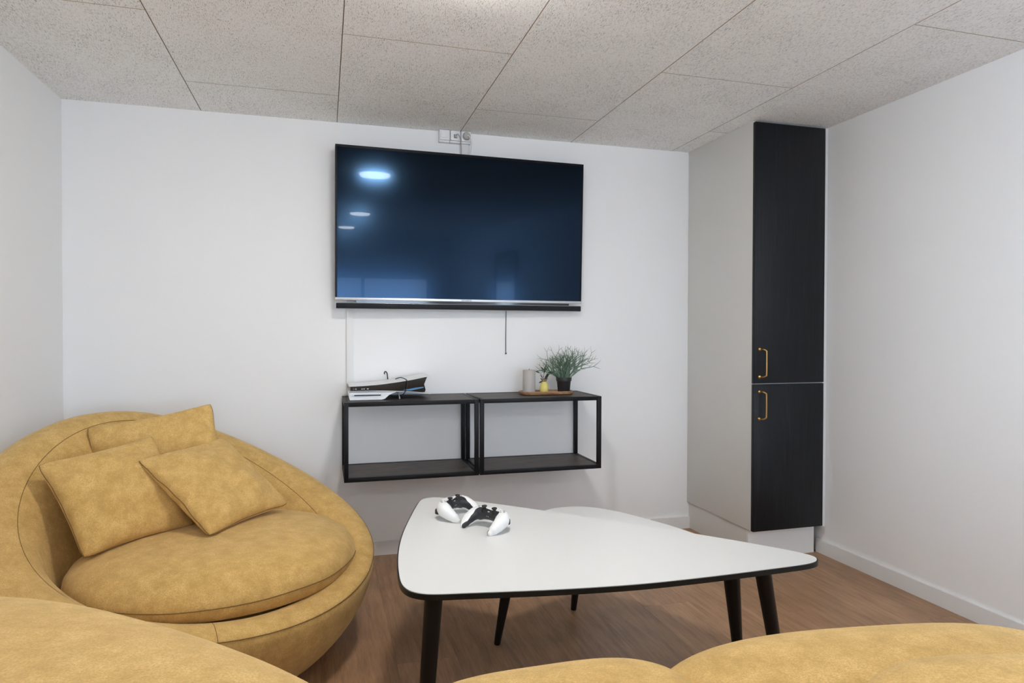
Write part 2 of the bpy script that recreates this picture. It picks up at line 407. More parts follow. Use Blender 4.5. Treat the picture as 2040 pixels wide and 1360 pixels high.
# ------------------------------------------------------------------ sockets
def frame_socket(x0, label, kind):
    t = empty('wall_socket', (x0+.0265, 0, 2.08), 0, label, 'socket', None)
    bm = bmesh.new(); box(bm, (-.0262, -.028, -.032), (.0262, -.0003, .0265), .002, 2); obj('surface_box', bm, MWPL, t)
    bm = bmesh.new(); box(bm, (-.0245, -.040, -.024), (.0245, -.0282, .0255), .0025, 2); f = obj('cover', bm, MWPL, t)
    if kind == 0:
        bm = bmesh.new(); box(bm, (-.017, -.0425, -.014), (.017, -.0402, .021), .001, 1); obj('blank_cover', bm, MWPL, t)
    if kind == 1:
        bm = bmesh.new(); box(bm, (-.008, -.0415, -.012), (.008, -.0402, .006)); obj('port', bm, MDOT, t)
    return t
frame_socket(.553, 'white blank cover box, leftmost of three boxes above the television', 0)
frame_socket(.607, 'white data socket with a grey plug, middle of three boxes above the television', 1)
frame_socket(.661, 'white power socket with a round grey plug, rightmost of three boxes above the television', 2)
pl = empty('data_plug', (.633, -.0415, 2.076), 0, 'small grey plug and grey lead running from the middle socket behind the television', 'cable')
bm = bmesh.new(); box(bm, (-.006, -.014, -.008), (.006, -.0005, .006), .001, 1); obj('plug', bm, MGPL, pl)
bm = bmesh.new(); tube(bm, [(x-.633, y+.0415, z-2.076) for x, y, z in catmull([(.633, -.054, 2.078), (.640, -.066, 2.081), (.652, -.062, 2.066), (.658, -.054, 2.045), (.661, -.05, 2.01), (.660, -.048, 1.97), (.659, -.046, 1.93)], 5)], .0022, 8); obj('lead', bm, MGREY, pl)
pl = empty('power_plug', (.6885, -.0405, 2.080), 0, 'round grey power plug with white lead in the rightmost socket above television', 'cable')
bm = bmesh.new(); tube(bm, [(0, -.0005, 0), (0, -.012, 0), (0, -.018, 0)], [.0195, .0195, .016], 28); obj('plug', bm, MGPL, pl)
bm = bmesh.new(); tube(bm, [(x-.6885, y+.0405, z-2.080) for x, y, z in catmull([(.690, -.059, 2.080), (.697, -.068, 2.076), (.708, -.062, 2.058), (.713, -.050, 2.035), (.713, -.03, 2.0), (.713, -.022, 1.96), (.713, -.022, 1.93)], 5)], .0025, 8); obj('lead', bm, MWPL, pl)

# ------------------------------------------------------------------ wall shelf units
def shelf_unit(x0, x1, label):
    z0, z1, D, s = .437, .7885, .332, .019
    t = empty('wall_shelf', (x0, -D, z0), 0, label, 'shelf', 'wall shelf units under the television')
    def pb(name, a_, b_, mat, bev=.0006): return pbox(name, a_, b_, mat, t, bev)
    for xa in (x0, x1-s):
        for ya in (-D, -s-.0005): pb('post', (xa, ya, z0), (xa+s, ya+s, z1), MBLK)
    for za in (z0, z1-s):
        for ya in (-D, -s-.0005): pb('long_rail', (x0+s, ya, za), (x1-s, ya+s, za+s), MBLK)
        for xa in (x0, x1-s): pb('short_rail', (xa, -D+s, za), (xa+s, -s-.0005, za+s), MBLK)
        pb('board', (x0+s+.0005, -D+s+.0005, za+.003), (x1-s-.0005, -s-.001, za+s-.001), MSHELF, 0)
shelf_unit(.083, .6885, 'black metal wall shelf with dark boards, left one holding the game console')
shelf_unit(.6945, 1.300, 'black metal wall shelf with dark boards, right one holding tray, candle and plants')
ZS = .7886

# ------------------------------------------------------------------ game console
gc = empty('game_console', (.28, -.13, ZS), 0, 'white and glossy black game console lying on the left wall shelf', 'game console')
def curve_plate(name, prof, y0, y1, th, mat):
    # prof: list (x, z) along width, plate bowed; extruded in depth with rounded front
    bm = bmesh.new(); P = catmull([(x, 0, z) for x, z in prof], 5); n = len(P); rows = []
    ys = [y0+(y1-y0)*q for q in (0, .02, .25, .5, .75, .98, 1)]; sink = [.003, 0, 0, 0, 0, 0, .003]
    for s_ in (1, -1):
        rr = []
        for yv, sk in zip(ys, sink): rr.append([bm.verts.new((p.x-gc.location.x, yv-gc.location.y, p.z-gc.location.z+s_*(th/2-min(sk, th/2*.8)))) for p in P])
        rows.append(rr)
    A, B = rows
    for i in range(len(ys)-1):
        for j in range(n-1):
            bm.faces.new((A[i][j], A[i][j+1], A[i+1][j+1], A[i+1][j])); bm.faces.new((B[i][j], B[i+1][j], B[i+1][j+1], B[i][j+1]))
    for j in range(n-1):
        bm.faces.new((A[0][j], B[0][j], B[0][j+1], A[0][j+1])); bm.faces.new((A[-1][j], A[-1][j+1], B[-1][j+1], B[-1][j]))
    for i in range(len(ys)-1):
        bm.faces.new((A[i][0], A[i+1][0], B[i+1][0], B[i][0])); bm.faces.new((A[i][-1], B[i][-1], B[i+1][-1], A[i+1][-1]))
    return obj(name, bm, mat, gc)
ya, yb = -.238, -.022
curve_plate('top_plate', [(.108, .8520), (.16, .8535), (.24, .8585), (.32, .868), (.39, .878), (.448, .889), (.474, .894)], ya, yb, .004, MWPL)
curve_plate('bottom_plate', [(.108, .8285), (.16, .8290), (.24, .8285), (.32, .8255), (.39, .8205), (.44, .8155), (.478, .8105)], ya, yb, .004, MWPL)
# glossy black core, wedge shaped in section
bm = bmesh.new()
pr = [(.114, .8305), (.30, .8285), (.42, .821), (.452, .819), (.456, .83), (.449, .855), (.462, .889), (.44, .8855), (.39, .8755), (.32, .8658), (.24, .8562), (.114, .8502)]
n = len(pr); F = [bm.verts.new((x-.28, ya+.008+.13, z-ZS)) for x, z in pr]; Bk = [bm.verts.new((x-.28, yb-.004+.13, z-ZS)) for x, z in pr]
bm.faces.new(F); bm.faces.new(Bk[::-1])
for i in range(n): bm.faces.new((F[i], F[(i+1) % n], Bk[(i+1) % n], Bk[i]))
core = obj('core', bm, MGLOSS, gc, 20)
bm = bmesh.new()
P = [(.345, .8285), (.375, .8345), (.41, .8405), (.446, .8435), (.447, .8395), (.42, .834), (.39, .8275)]
F = [bm.verts.new((x-.28, ya+.0095+.13, z-ZS)) for x, z in P]; F2 = [bm.verts.new((x-.28, ya+.0075+.13, z-ZS)) for x, z in P]; n = len(P)
bm.faces.new(F2[::-1]); bm.faces.new(F)
for i in range(n): bm.faces.new((F[i], F2[i], F2[(i+1) % n], F[(i+1) % n]))
obj('painted_reflection', bm, M('painted_blue_reflection', (.05, .2, .38, 1), .15).m, core)  # blue reflection on the gloss core, painted as a thin strip
# disc drive bulge
bm = bmesh.new()
pr = [(.108, .8265), (.108, .800), (.112, .7895), (.255, .7893), (.268, .793), (.285, .808), (.305, .818), (.325, .8238), (.24, .8265)]
n = len(pr); ysl = [(ya+.006, .002), (ya, 0), (yb-.01, 0), (yb, .003)]; rings = []
for yv, ins in ysl:
    rings.append([bm.verts.new((x-.28, yv+.13, z-ZS)) for x, z in pr])
bm.faces.new(rings[0][::-1]); bm.faces.new(rings[-1])
for A, B in zip(rings, rings[1:]):
    for i in range(n): bm.faces.new((A[i], A[(i+1) % n], B[(i+1) % n], B[i]))
dd = obj('disc_drive', bm, MWPL, gc, 25)
bm = bmesh.new(); box(bm, (.130-.28, ya-.0012+.13, .8085-ZS), (.250-.28, ya+.002+.13, .8130-ZS), .001, 1); obj('disc_slot', bm, MDOT, dd)
bm = bmesh.new(); box(bm, (.120-.28, ya-.0015+.13, .8092-ZS), (.127-.28, ya+.002+.13, .8130-ZS), .0008, 1); obj('eject_button', bm, MSILV, dd)
for xx, wd in ((.127, .002), (.134, .008), (.163, .005), (.171, .007), (.187, .008)):
    bm = bmesh.new(); box(bm, (xx-.28, ya+.0068+.13, .8380-ZS), (xx+wd-.28, ya+.0085+.13, .8405-ZS), .0003, 1); obj('port_mark', bm, MSILV, core)
bm = bmesh.new(); tube(bm, [(.333-.28, ya+.03+.13, .8250-ZS), (.3345-.28, ya+.02+.13, .806-ZS), (.337-.28, ya+.012+.13, .7896-ZS)], [.003, .002, .0035], 8)
tube(bm, [(.322-.28, ya+.04+.13, .8250-ZS), (.3345-.28, ya+.02+.13, .806-ZS)], .002, 8); obj('foot', bm, MSILV, gc)
bm = bmesh.new()
tube(bm, catmull([(.303, -.008, .80), (.302, -.010, .86), (.300, -.012, .882), (.297, -.015, .897), (.290, -.018, .905), (.284, -.02, .900), (.2845, -.02, .892)], 5), .0026, 8)
setp(obj('coiled_cable', bm, MRUB), 'short black cable sticking up behind the game console', 'cable')
bm = bmesh.new()
tube(bm, catmull([(.33, -.10, .8735), (.345, -.16, .884), (.356, -.21, .8835), (.366, -.240, .877), (.368, -.2445, .862), (.366, -.244, .842), (.360, -.243, .826), (.352, -.235, .812), (.335, -.20, .800), (.318, -.15, .7925), (.31, -.10, .7915)], 5), .0021, 8)
setp(obj('looped_cable', bm, MRUB), 'thin black cable looped over the front of the game console', 'cable')

# ------------------------------------------------------------------ tray with candle, vase, pot
def stadium(x0, x1, y0, y1, r, n=8):
    pts = []
    for cx, cy, a0 in ((x1-r, y1-r, 0), (x0+r, y1-r, 90), (x0+r, y0+r, 180), (x1-r, y0+r, 270)):
        for k in range(n+1):
            a_ = radians(a0+90*k/n); pts.append((cx+r*cos(a_), cy+r*sin(a_)))
    return pts
tr_ = empty('serving_tray', (1.075, -.155, ZS), radians(-2), 'shallow oval wooden tray on the right wall shelf', 'tray')
bm = bmesh.new(); N_ = 36
layers = [(.130, .048, 0), (.136, .054, .003), (.140, .058, .013), (.139, .057, .0165), (.135, .053, .0165), (.132, .050, .011), (.126, .044, .008)]
rg = []
for hx, hy, z in layers: rg.append([bm.verts.new((x, y, z)) for x, y in stadium(-hx, hx, -hy, hy, hy*.95)])
for A, B in zip(rg, rg[1:]):
    for i in range(N_): bm.faces.new((A[i], A[(i+1) % N_], B[(i+1) % N_], B[i]))
bm.faces.new(rg[0][::-1]); bm.faces.new(rg[-1]); obj('tray', bm, MTRAY, tr_)
ZT = ZS+.0082
cd = empty('pillar_candle', (.986, -.152, ZT), 0, 'thick grey pillar candle on the left end of the wooden tray', 'candle')
bm = bmesh.new(); lathe(bm, [(0, 0), (.0305, 0), (.0315, .001), (.0315, .112), (.030, .1145), (.027, .1145), (.015, .1125), (0, .112)], 40); obj('wax', bm, MWAX, cd)
bm = bmesh.new(); tube(bm, [(0, 0, .1115), (.0005, 0, .118), (.0015, 0, .121)], .0012, 6); obj('wick', bm, MRUB, cd)
va = empty('bud_vase', (1.063, -.160, ZT), 0, 'small yellow glass vase with a frilled clear neck between candle and pot', 'vase')
bm = bmesh.new(); lathe(bm, [(0, 0), (.019, 0), (.0215, .003), (.0232, .016), (.0225, .031), (.0185, .043), (.0125, .051), (.0110, .0545), (.0095, .0545), (.010, .05), (0, .048)], 32); obj('body', bm, MYEL, va)
bm = bmesh.new(); n = 32; rg = []
for r_, z, fr_ in ((.0112, .0546, 0), (.0115, .058, 0), (.0145, .064, .06), (.0185, .0695, .16), (.0175, .0700, .16), (.0135, .0645, .06), (.0100, .058, 0), (.0098, .0546, 0)):
    rg.append([bm.verts.new((r_*(1+fr_*cos(6*2*pi*k/n))*cos(2*pi*k/n), r_*(1+fr_*cos(6*2*pi*k/n))*sin(2*pi*k/n), z+.0022*(fr_ > .1)*cos(6*2*pi*k/n))) for k in range(n)])
for A, B in zip(rg, rg[1:]):
    for k in range(n): bm.faces.new((A[k], A[(k+1) % n], B[(k+1) % n], B[k]))
obj('neck', bm, MCLR, va)
def leaf_mesh(bm, base, tip, wd, bend=.2, side=None, n=9):
    base = Vector(base); tip = Vector(tip); ax = tip-base; Ln = ax.length; t_ = ax.normalized()
    s_ = (side or t_.cross(Vector((0, 1, 0)))); s_ = Vector(s_).normalized(); nn = t_.cross(s_).normalized()
    rows = []
    for i in range(n):
        u = i/(n-1); wv_ = wd*sin(pi*min(1, u*1.02+.02))**.8*(1-.25*u)
        c = base+ax*u+nn*bend*Ln*sin(pi*u)
        rows.append([bm.verts.new(c-s_*wv_+nn*wv_*.25), bm.verts.new(c), bm.verts.new(c+s_*wv_+nn*wv_*.25)])
    for A, B in zip(rows, rows[1:]):
        for j in range(2): bm.faces.new((A[j], A[j+1], B[j+1], B[j]))
    r = bmesh.ops.solidify(bm, geom=bm.faces[:], thickness=.0006)
sp = empty('leafy_sprig', (1.063, -.160, ZT+.052), 0, 'dark green leafy sprig standing in the small yellow vase', 'plant')
bm = bmesh.new(); tube(bm, catmull([(.0, 0, -.002), (-.002, 0, .02), (-.001, 0, .05), (.001, 0, .075)], 4), [.0014]*13, 6)
tube(bm, catmull([(0, 0, .005), (.004, 0, .02), (.006, 0, .03)], 3), .001, 6); tube(bm, catmull([(-.001, 0, .022), (-.012, 0, .038), (-.022, 0, .046)], 3), .0009, 6)
obj('stem', bm, MSTEM, sp)
for b_, t_, wd, bd in (((.001, 0, .045), (.006, -.004, .088), .0045, .05), ((.004, 0, .022), (.042, -.008, .056), .0065, -.22), ((.005, 0, .016), (.024, -.006, .040), .006, -.1), ((.003, 0, .012), (.02, .004, .036), .006, .1),
                       ((-.004, 0, .006), (-.030, -.006, -.004), .0045, -.3), ((-.006, 0, .018), (-.024, 0, .042), .003, .1), ((-.022, 0, .046), (-.050, -.004, .058), .0035, -.1), ((.0, 0, .058), (-.018, .004, .078), .004, .05), ((.001, 0, .060), (.018, -.006, .074), .0035, .05)):
    bm = bmesh.new(); leaf_mesh(bm, b_, t_, wd, bd); obj('leaf', bm, MLEAF2, sp, 60)
# potted fern
pf = empty('potted_fern', (1.166, -.165, ZT), 0, 'grey-green antler-leaved plant in a black plastic pot on the tray', 'plant')
bm = bmesh.new(); lathe(bm, [(0, 0), (.0285, 0), (.0300, .002), (.0355, .056), (.0358, .0565), (.0385, .0570), (.0402, .0745), (.0398, .0755), (.0375, .0755), (.0362, .066), (.034, .062), (0, .062)], 40); pot = obj('pot', bm, MPOT, pf)
bm = bmesh.new(); lathe(bm, [(0, .068), (.020, .0675), (.0348, .0655), (.0345, .0625), (0, .0622)], 24); obj('soil', bm, MSOIL, pf)
def frond(bm, p, d_, Ln, wd, depth, rnd):
    # flat forked blade: strip that splits in two
    d_ = d_.normalized(); side = d_.cross(Vector((rnd.uniform(-.4, .4), -1, rnd.uniform(-.2, .2)))).normalized()
    n = 5; prev = None; q = Vector(p); dd_ = d_.copy(); pts = []
    for i in range(n+1):
        u = i/n; wv_ = wd*(1-.45*u) if depth > 0 else wd*(1-u)**.6
        pts.append((q.copy(), wv_))
        dd_ = (dd_+Vector((rnd.uniform(-.10, .10), rnd.uniform(-.08, .08), .03))).normalized(); q = q+dd_*Ln/n
    nn = dd_.cross(side).normalized()*.0005
    q = pts[-1][0]
    rows = [[bm.verts.new(c-side*w_), bm.verts.new(c+nn), bm.verts.new(c+side*w_), bm.verts.new(c-nn)] for c, w_ in pts]
    for A, B in zip(rows, rows[1:]):
        for j in range(4): bm.faces.new((A[j], A[(j+1) % 4], B[(j+1) % 4], B[j]))
    if depth > 0:
        for s_ in (-1, 1):
            nd = (dd_+side*s_*rnd.uniform(.35, .75)+Vector((0, rnd.uniform(-.2, .2), .05))).normalized()
            frond(bm, q-dd_*.001, nd, Ln*rnd.uniform(.55, .8), wd*.62, depth-1, rnd)
        if rnd.random() < .55:
            c, w_ = pts[3]; frond(bm, c, (dd_+side*rnd.choice((-1, 1))*.7).normalized(), Ln*.5, wd*.5, max(0, depth-2), rnd)
rnd = random.Random(11)
for k_ in range(46):
    a_ = k_*2.39996; el = radians(rnd.uniform(22, 86)); rr = .024*rnd.random()**.5
    d_ = Vector((cos(a_)*cos(el)*1.15, sin(a_)*cos(el)*.75, sin(el)))
    if d_.x > .3 and rnd.random() < .5: d_.z += .25
    base = Vector((cos(a_)*rr, sin(a_)*rr, .0655))
    bm = bmesh.new(); frond(bm, base, d_, rnd.uniform(.053, .074)*(1+.25*max(0, d_.x)), .0040, 3 if k_ % 3 == 0 else 2, rnd)
    for v_ in bm.verts:
        if v_.co.y > .125: v_.co.y = .125+(v_.co.y-.125)*.2
    obj('frond', bm, MLEAF, pf, 60, recalc=False)

# ------------------------------------------------------------------ coffee tables
def tapered_leg(bm, top, foot, r0_, r1_):
    top = Vector(top); foot = Vector(foot)
    tube(bm, [top, top.lerp(foot, .5), foot.lerp(top, .012), foot], [r0_, (r0_+r1_)/2, r1_, r1_*.9], 20)
def table(name, outline, ztop, legs, label, r0_, r1_, th=.0145):
    # legs: (top, foot)
    cx = sum(p[0] for p in outline)/len(outline); cy = sum(p[1] for p in outline)/len(outline)
    t = empty(name, (cx, cy, 0), 0, label, 'coffee table', 'nested white coffee tables')
    P = [(p.x-cx, p.y-cy) for p in catmull([(x, y, 0) for x, y in outline], 4, True)]
    bm = bmesh.new(); prism(bm, P, ztop-th, ztop-.0015, .004, 3); obj('edge_board', bm, MEDGE, t, 40)
    bm = bmesh.new()
    c_ = [Vector((x, y, 0)) for x, y in P]; n = len(c_); ins = []
    for i in range(n):
        tg = (c_[(i+1) % n]-c_[i-1]).normalized(); nr = Vector((-tg.y, tg.x, 0)); ins.append((c_[i].x+nr.x*SGN*.0035, c_[i].y+nr.y*SGN*.0035))
    prism(bm, ins, ztop-.003, ztop, .0008, 1); setp(obj('white_top', bm, MTOP, t, 40), 'white laminate top')
    for tp, ft in legs:
        bm = bmesh.new(); tapered_leg(bm, Vector(tp)-Vector((cx, cy, 0)), Vector(ft)-Vector((cx, cy, 0)), r0_, r1_); obj('leg', bm, MLEG, t)
big_o = [(0.363,-0.859),(0.387,-0.853),(0.414,-0.86),(0.49,-0.912),(0.562,-0.975),(0.696,-1.1),(0.875,-1.281),(0.995,-1.403),(1.104,-1.521),(1.193,-1.622),(1.272,-1.722),(1.293,-1.755),(1.303,-1.777),(1.305,-1.795),(1.296,-1.813),(1.274,-1.828),(1.229,-1.837),(1.131,-1.842),(0.982,-1.847),(0.833,-1.848),(0.694,-1.842),(0.513,-1.820),(0.333,-1.789),(0.266,-1.778),(0.229,-1.767),(0.205,-1.750),(0.189,-1.727),(0.180,-1.691),(0.179,-1.642),(0.185,-1.55),(0.197,-1.449),(0.216,-1.337),(0.244,-1.213),(0.286,-1.055),(0.319,-0.94),(0.341,-0.881)]
SGN = -1   # outline is clockwise seen from above
SGN = -1 if sum(big_o[i][0]*big_o[(i+1) % len(big_o)][1]-big_o[(i+1) % len(big_o)][0]*big_o[i][1] for i in range(len(big_o))) < 0 else 1
table('coffee_table', big_o, .48, [((.262, -1.690, .4655), (.228, -1.702, 0)), ((1.185, -1.715, .4655), (1.335, -1.625, 0)), ((.405, -1.0, .4655), (.362, -.92, 0))],
      'large three-cornered white coffee table with black edge, holding the two controllers', .0235, .0165)
sm_o = [(0.808,-0.926),(0.846,-0.907),(0.9,-0.899),(0.95,-0.905),(1.002,-0.931),(1.045,-0.977),(1.083,-1.031),(1.133,-1.136),(1.182,-1.255),(1.212,-1.37),(1.226,-1.47),(1.232,-1.55),(1.224,-1.60),(1.195,-1.62),(1.14,-1.59),(1.0,-1.50),(.80,-1.35),(.64,-1.22),(.585,-1.15),(.58,-1.09),(.62,-1.04),(.70,-.985)]
table('side_table', sm_o, .42, [((.648, -1.10, .4055), (.584, -1.071, 0)), ((.95, -.965, .4055), (.95, -.868, 0)), ((1.195, -1.555, .4055), (1.262, -1.515, 0))],
      'smaller lower white table with black legs tucked behind and under the large one', .0275, .0115)

# ------------------------------------------------------------------ game controllers
def controller(loc, heading, pitch, label, mesh_src=None):
    t = empty('game_controller', loc, 0, label, 'game controller', 'two game controllers on the coffee table')
    t.rotation_euler = (pitch, 0, heading); t.scale = (.90, .90, .86)
    path = [(-.066, -.074, -.030), (-.069, -.058, -.022), (-.070, -.036, -.012), (-.064, -.012, -.003), (-.047, .003, .001), (-.024, .008, .002), (0, .009, .002),
            (.024, .008, .002), (.047, .003, .001), (.064, -.012, -.003), (.070, -.036, -.012), (.069, -.058, -.022), (.066, -.074, -.030)]
    rad = [(.010, .0105), (.0160, .0175), (.0205, .0225), (.0255, .0255), (.0275, .0245), (.0260, .0215), (.025, .020)]
    rad = rad + rad[-2::-1]; SB = 8
    P = catmull(path, SB); R = []
    for i in range(len(path)-1):
        for k in range(SB): u = k/SB; u = u*u*(3-2*u); R.append(tuple(rad[i][j]*(1-u)+rad[i+1][j]*u for j in (0, 1)))
    R.append(rad[-1]); n = 72; rings = []; NP = len(P)
    for i, p in enumerate(P):
        tg = (P[min(i+1, NP-1)]-P[max(i-1, 0)]).normalized(); s_ = tg.cross(Vector((0, 0, 1))).normalized(); q_ = s_.cross(tg)
        mid = abs(i-(NP-1)/2)/((NP-1)/2)
        # angular limits of the dark inlay, on the side that faces between the grips
        def lerp_tab(tab):
            for (a0, v0), (a1, v1) in zip(tab, tab[1:]):
                if mid <= a1: return v0+(v1-v0)*(mid-a0)/(a1-a0)
            return tab[-1][1]
        lo = radians(lerp_tab([(0, -62), (.38, -58), (.50, -30), (.62, -22), (.85, -20), (.93, -40), (1, -60)]))
        hi = radians(lerp_tab([(0, 74), (.36, 78), (.48, 58), (.60, 44), (.85, 36), (.93, 62), (1, 84)]))
        m1 = n//3   # first m1+1 samples lie on the inlay, the rest on the shell
        angs = [lo+(hi-lo)*k/m1 for k in range(m1+1)]+[hi+(2*pi-(hi-lo))*k/(n-m1) for k in range(1, n-m1)]
        ring = []
        for a_ in angs:
            cs, sn = cos(a_), sin(a_)
            cs = abs(cs)**.9*(1 if cs > 0 else -1); sn = abs(sn)**.9*(1 if sn > 0 else -1)
            ring.append(p+s_*R[i][0]*cs+q_*R[i][1]*sn)
        rings.append(ring)
    def build(name, k0, k1, mat, ends):
        bm = bmesh.new(); V = {}
        def gv(i, k):
            k %= n
            if (i, k) not in V: V[(i, k)] = bm.verts.new(rings[i][k])
            return V[(i, k)]
        for i in range(NP-1):
            for k in range(k0, k1): bm.faces.new((gv(i, k), gv(i, k+1), gv(i+1, k+1), gv(i+1, k)))
        for i in (0, NP-1):
            dr_ = (P[i]-P[1 if i == 0 else -2]).normalized(); prev_ = {k: gv(i, k) for k in range(k0, k1+1)} if k1-k0 < n else None
            for q in (.5, .85, .999):
                cur = {}
                for k in range(k0, k1+1):
                    kk = k % n; cur[k] = cur[k-n] if (k-n) in cur else bm.verts.new(P[i]+(rings[i][kk]-P[i])*math.sqrt(1-q*q)+dr_*R[i][0]*.85*q)
                for k in range(k0, k1): bm.faces.new((prev_[k], prev_[k+1], cur[k+1], cur[k]))
                prev_ = cur
        return obj(name, bm, mat, t, 70)
    build('shell', n//3, n, MWPL, True)
    build('front_panel', 0, n//3, MPAD, True)
    for sx in (-1, 1):
        bm = bmesh.new(); lathe(bm, [(0, .012), (.0115, .012), (.0110, .0215), (.0065, .0235), (.0050, .0290), (.0088, .0310), (.0098, .0335), (.0090, .0355), (.006, .0350), (0, .0342)], 24, (sx*.0245, -.006)); obj('thumb_stick', bm, MRUB, t)
        bm = bmesh.new(); box(bm, (sx*.050-.014, .018, -.030), (sx*.050+.014, .034, -.006), .006, 2); obj('trigger', bm, MPAD, t)
        for q in range(4):
            bm = bmesh.new(); aa = q*pi/2; lathe(bm, [(0, .016), (.0036, .016), (.0036, .0252), (.003, .0260), (0, .0262)], 12, (sx*.053+.0085*cos(aa), .004+.0085*sin(aa))); obj('button', bm, MGPL, t)
    bm = bmesh.new(); box(bm, (-.026, .004, .014), (.026, .032, .0222), .003, 2); obj('touchpad', bm, MWPL, t)
    bm = bmesh.new(); box(bm, (-.004, -.0120, .0160), (.004, -.0080, .0195), .0006, 1); box(bm, (-.0055, -.0172, .0010), (-.0020, -.0150, .0030)); box(bm, (.0020, -.0172, .0010), (.0055, -.0150, .0030)); obj('mark', bm, MSILV, t)
    return t
controller((.414, -1.120, .5165), radians(45.1), radians(4), 'white and black game controller on the coffee table, farther from the viewer at left')
controller((.508, -1.284, .5165), radians(-58.6), radians(4), 'white and black game controller on the coffee table, nearer and more to the right')

# ------------------------------------------------------------------ round armchair
def zrim(a_): return .503+.244*cos(a_)+.035*cos(2*a_)+.007*cos(3*a_)
RC = .61
def shell_pt(th, ax, j):
    a_ = th-ax; zr = zrim(a_)-.012; zd = .275
    prof = []
    for r_, z in ((.40, 0.012), (.435, .014), (.465, .045), (.505, .11*zr/.32)): prof.append((r_, z))
    return prof
NTH = 128
def chair_profile(a_):
    zr = zrim(a_)-.014; zd = .272; p = []
    bk = max(0, min(1, (zr-.36)/.3))
    p += [(.395, .012), (.43, .012)]
    for f in (.06, .16, .30, .46, .62, .78, .90): p.append((.445+(RC-.445)*sin(f*pi/2)**.85, .012+(zr-.018)*f))
    p += [(RC, zr-.006), (RC-.006, zr+.002), (RC-.03, zr+.012), (RC-.065, zr+.016), (RC-.10, zr+.010), (RC-.13, zr-.006*bk-.002), (RC-.142, zr-.014)]
    wi = RC-.145; zi = zr-.02; h = max(0, zi-zd)
    for f in (.15, .4, .65, .85, .96): p.append((wi-.02-.33*h*f**.8, zi-h*f))
    p += [(wi-.05-.33*h, zd), (.20, zd), (0, zd)]
    return p
def armchair(cx, cy, axis, label):
    t = empty('round_armchair', (cx, cy, 0), axis, label, 'armchair', 'round gold armchairs')
    bm = bmesh.new(); rings = []
    for i in range(NTH):
        th = 2*pi*i/NTH; rings.append([bm.verts.new((r_*cos(th), r_*sin(th), z)) if r_ > 0 else None for r_, z in chair_profile(th)])
    cb_ = bm.verts.new((0, 0, .012)); ct = bm.verts.new((0, 0, .272)); npf = len(rings[0])
    for i in range(NTH):
        A, B = rings[i], rings[(i+1) % NTH]
        for j in range(npf-2): bm.faces.new((A[j], B[j], B[j+1], A[j+1]))
        bm.faces.new((A[npf-2], B[npf-2], ct)); bm.faces.new((B[0], A[0], cb_))
    obj('shell', bm, MV, t, 60)
    for idx, rr in ((9, .0014), (15, .0011)):
        bm = bmesh.new(); pts = []
        for i in range(NTH):
            th = 2*pi*i/NTH
            r_, z = chair_profile(th)[idx]; pts.append((r_*cos(th), r_*sin(th), z))
        tube(bm, pts, rr, 6, closed=True); obj('seam', bm, MSEAM, t)
    for th in (radians(154.2),):
        bm = bmesh.new(); p = chair_profile(th)[3:16]; tube(bm, [((r_+.0)*cos(th), (r_+.0)*sin(th), z) for r_, z in p], .0009, 6); obj('seam', bm, MSEAM, t)
    bm = bmesh.new(); lathe(bm, [(0, .0005), (.36, .0005), (.37, .003), (.37, .0115), (0, .0115)], 48); obj('swivel_base', bm, MDARK, t)
    return t
def seat_cushion(cx, cy, ax, label):
    bm = bmesh.new(); n = 96; rg = []; Rc = .452; z0 = .2735
    prof = [(.0, 0), (.30, 0), (.40, .003), (.438, .016), (.450, .040), (.452, .055), (.449, .070), (.432, .095), (.395, .120), (.33, .140), (.24, .152), (.12, .158), (0, .160)]
    rings = []
    for r_, z in prof:
        if r_ == 0: rings.append([bm.verts.new((0, 0, z))]); continue
        rr = []
        for k in range(n):
            th = 2*pi*k/n; flat = 1-.10*max(0, cos(th-ax))**2
            nz = noise.noise(Vector((cos(th)*r_*5, sin(th)*r_*5, 3)))*.006*(1 if z > .03 else .2)
            rr.append(bm.verts.new((r_*flat*cos(th), r_*flat*sin(th), z+(nz if z > .02 else 0))))
        rings.append(rr)
    for A, B in zip(rings, rings[1:]):
        for k in range(n):
            k2 = (k+1) % n
            if len(A) == 1: bm.faces.new((A[0], B[k2], B[k]))
            elif len(B) == 1: bm.faces.new((A[k], A[k2], B[0]))
            else: bm.faces.new((A[k], A[k2], B[k2], B[k]))
    t = empty('seat_cushion', (cx, cy, z0), 0, label, 'cushion')
    obj('cover', bm, MV, t, 60)
    bm = bmesh.new(); pts = []
    for k in range(n):
        th = 2*pi*k/n; flat = 1-.10*max(0, cos(th-ax))**2; pts.append((.4528*flat*cos(th), .4528*flat*sin(th), .055+noise.noise(Vector((cos(th)*2.2, sin(th)*2.2, 3)))*.006))
    tube(bm, pts, .0014, 6, closed=True); obj('seam', bm, MSEAM, t)
    return t
AX1 = radians(132.04)
armchair(-.439, -.865, AX1, 'large round gold velvet armchair in the left corner with high curved back')
seat_cushion(-.345, -.885, AX1, 'thick round gold velvet seat cushion lying in the left corner armchair')

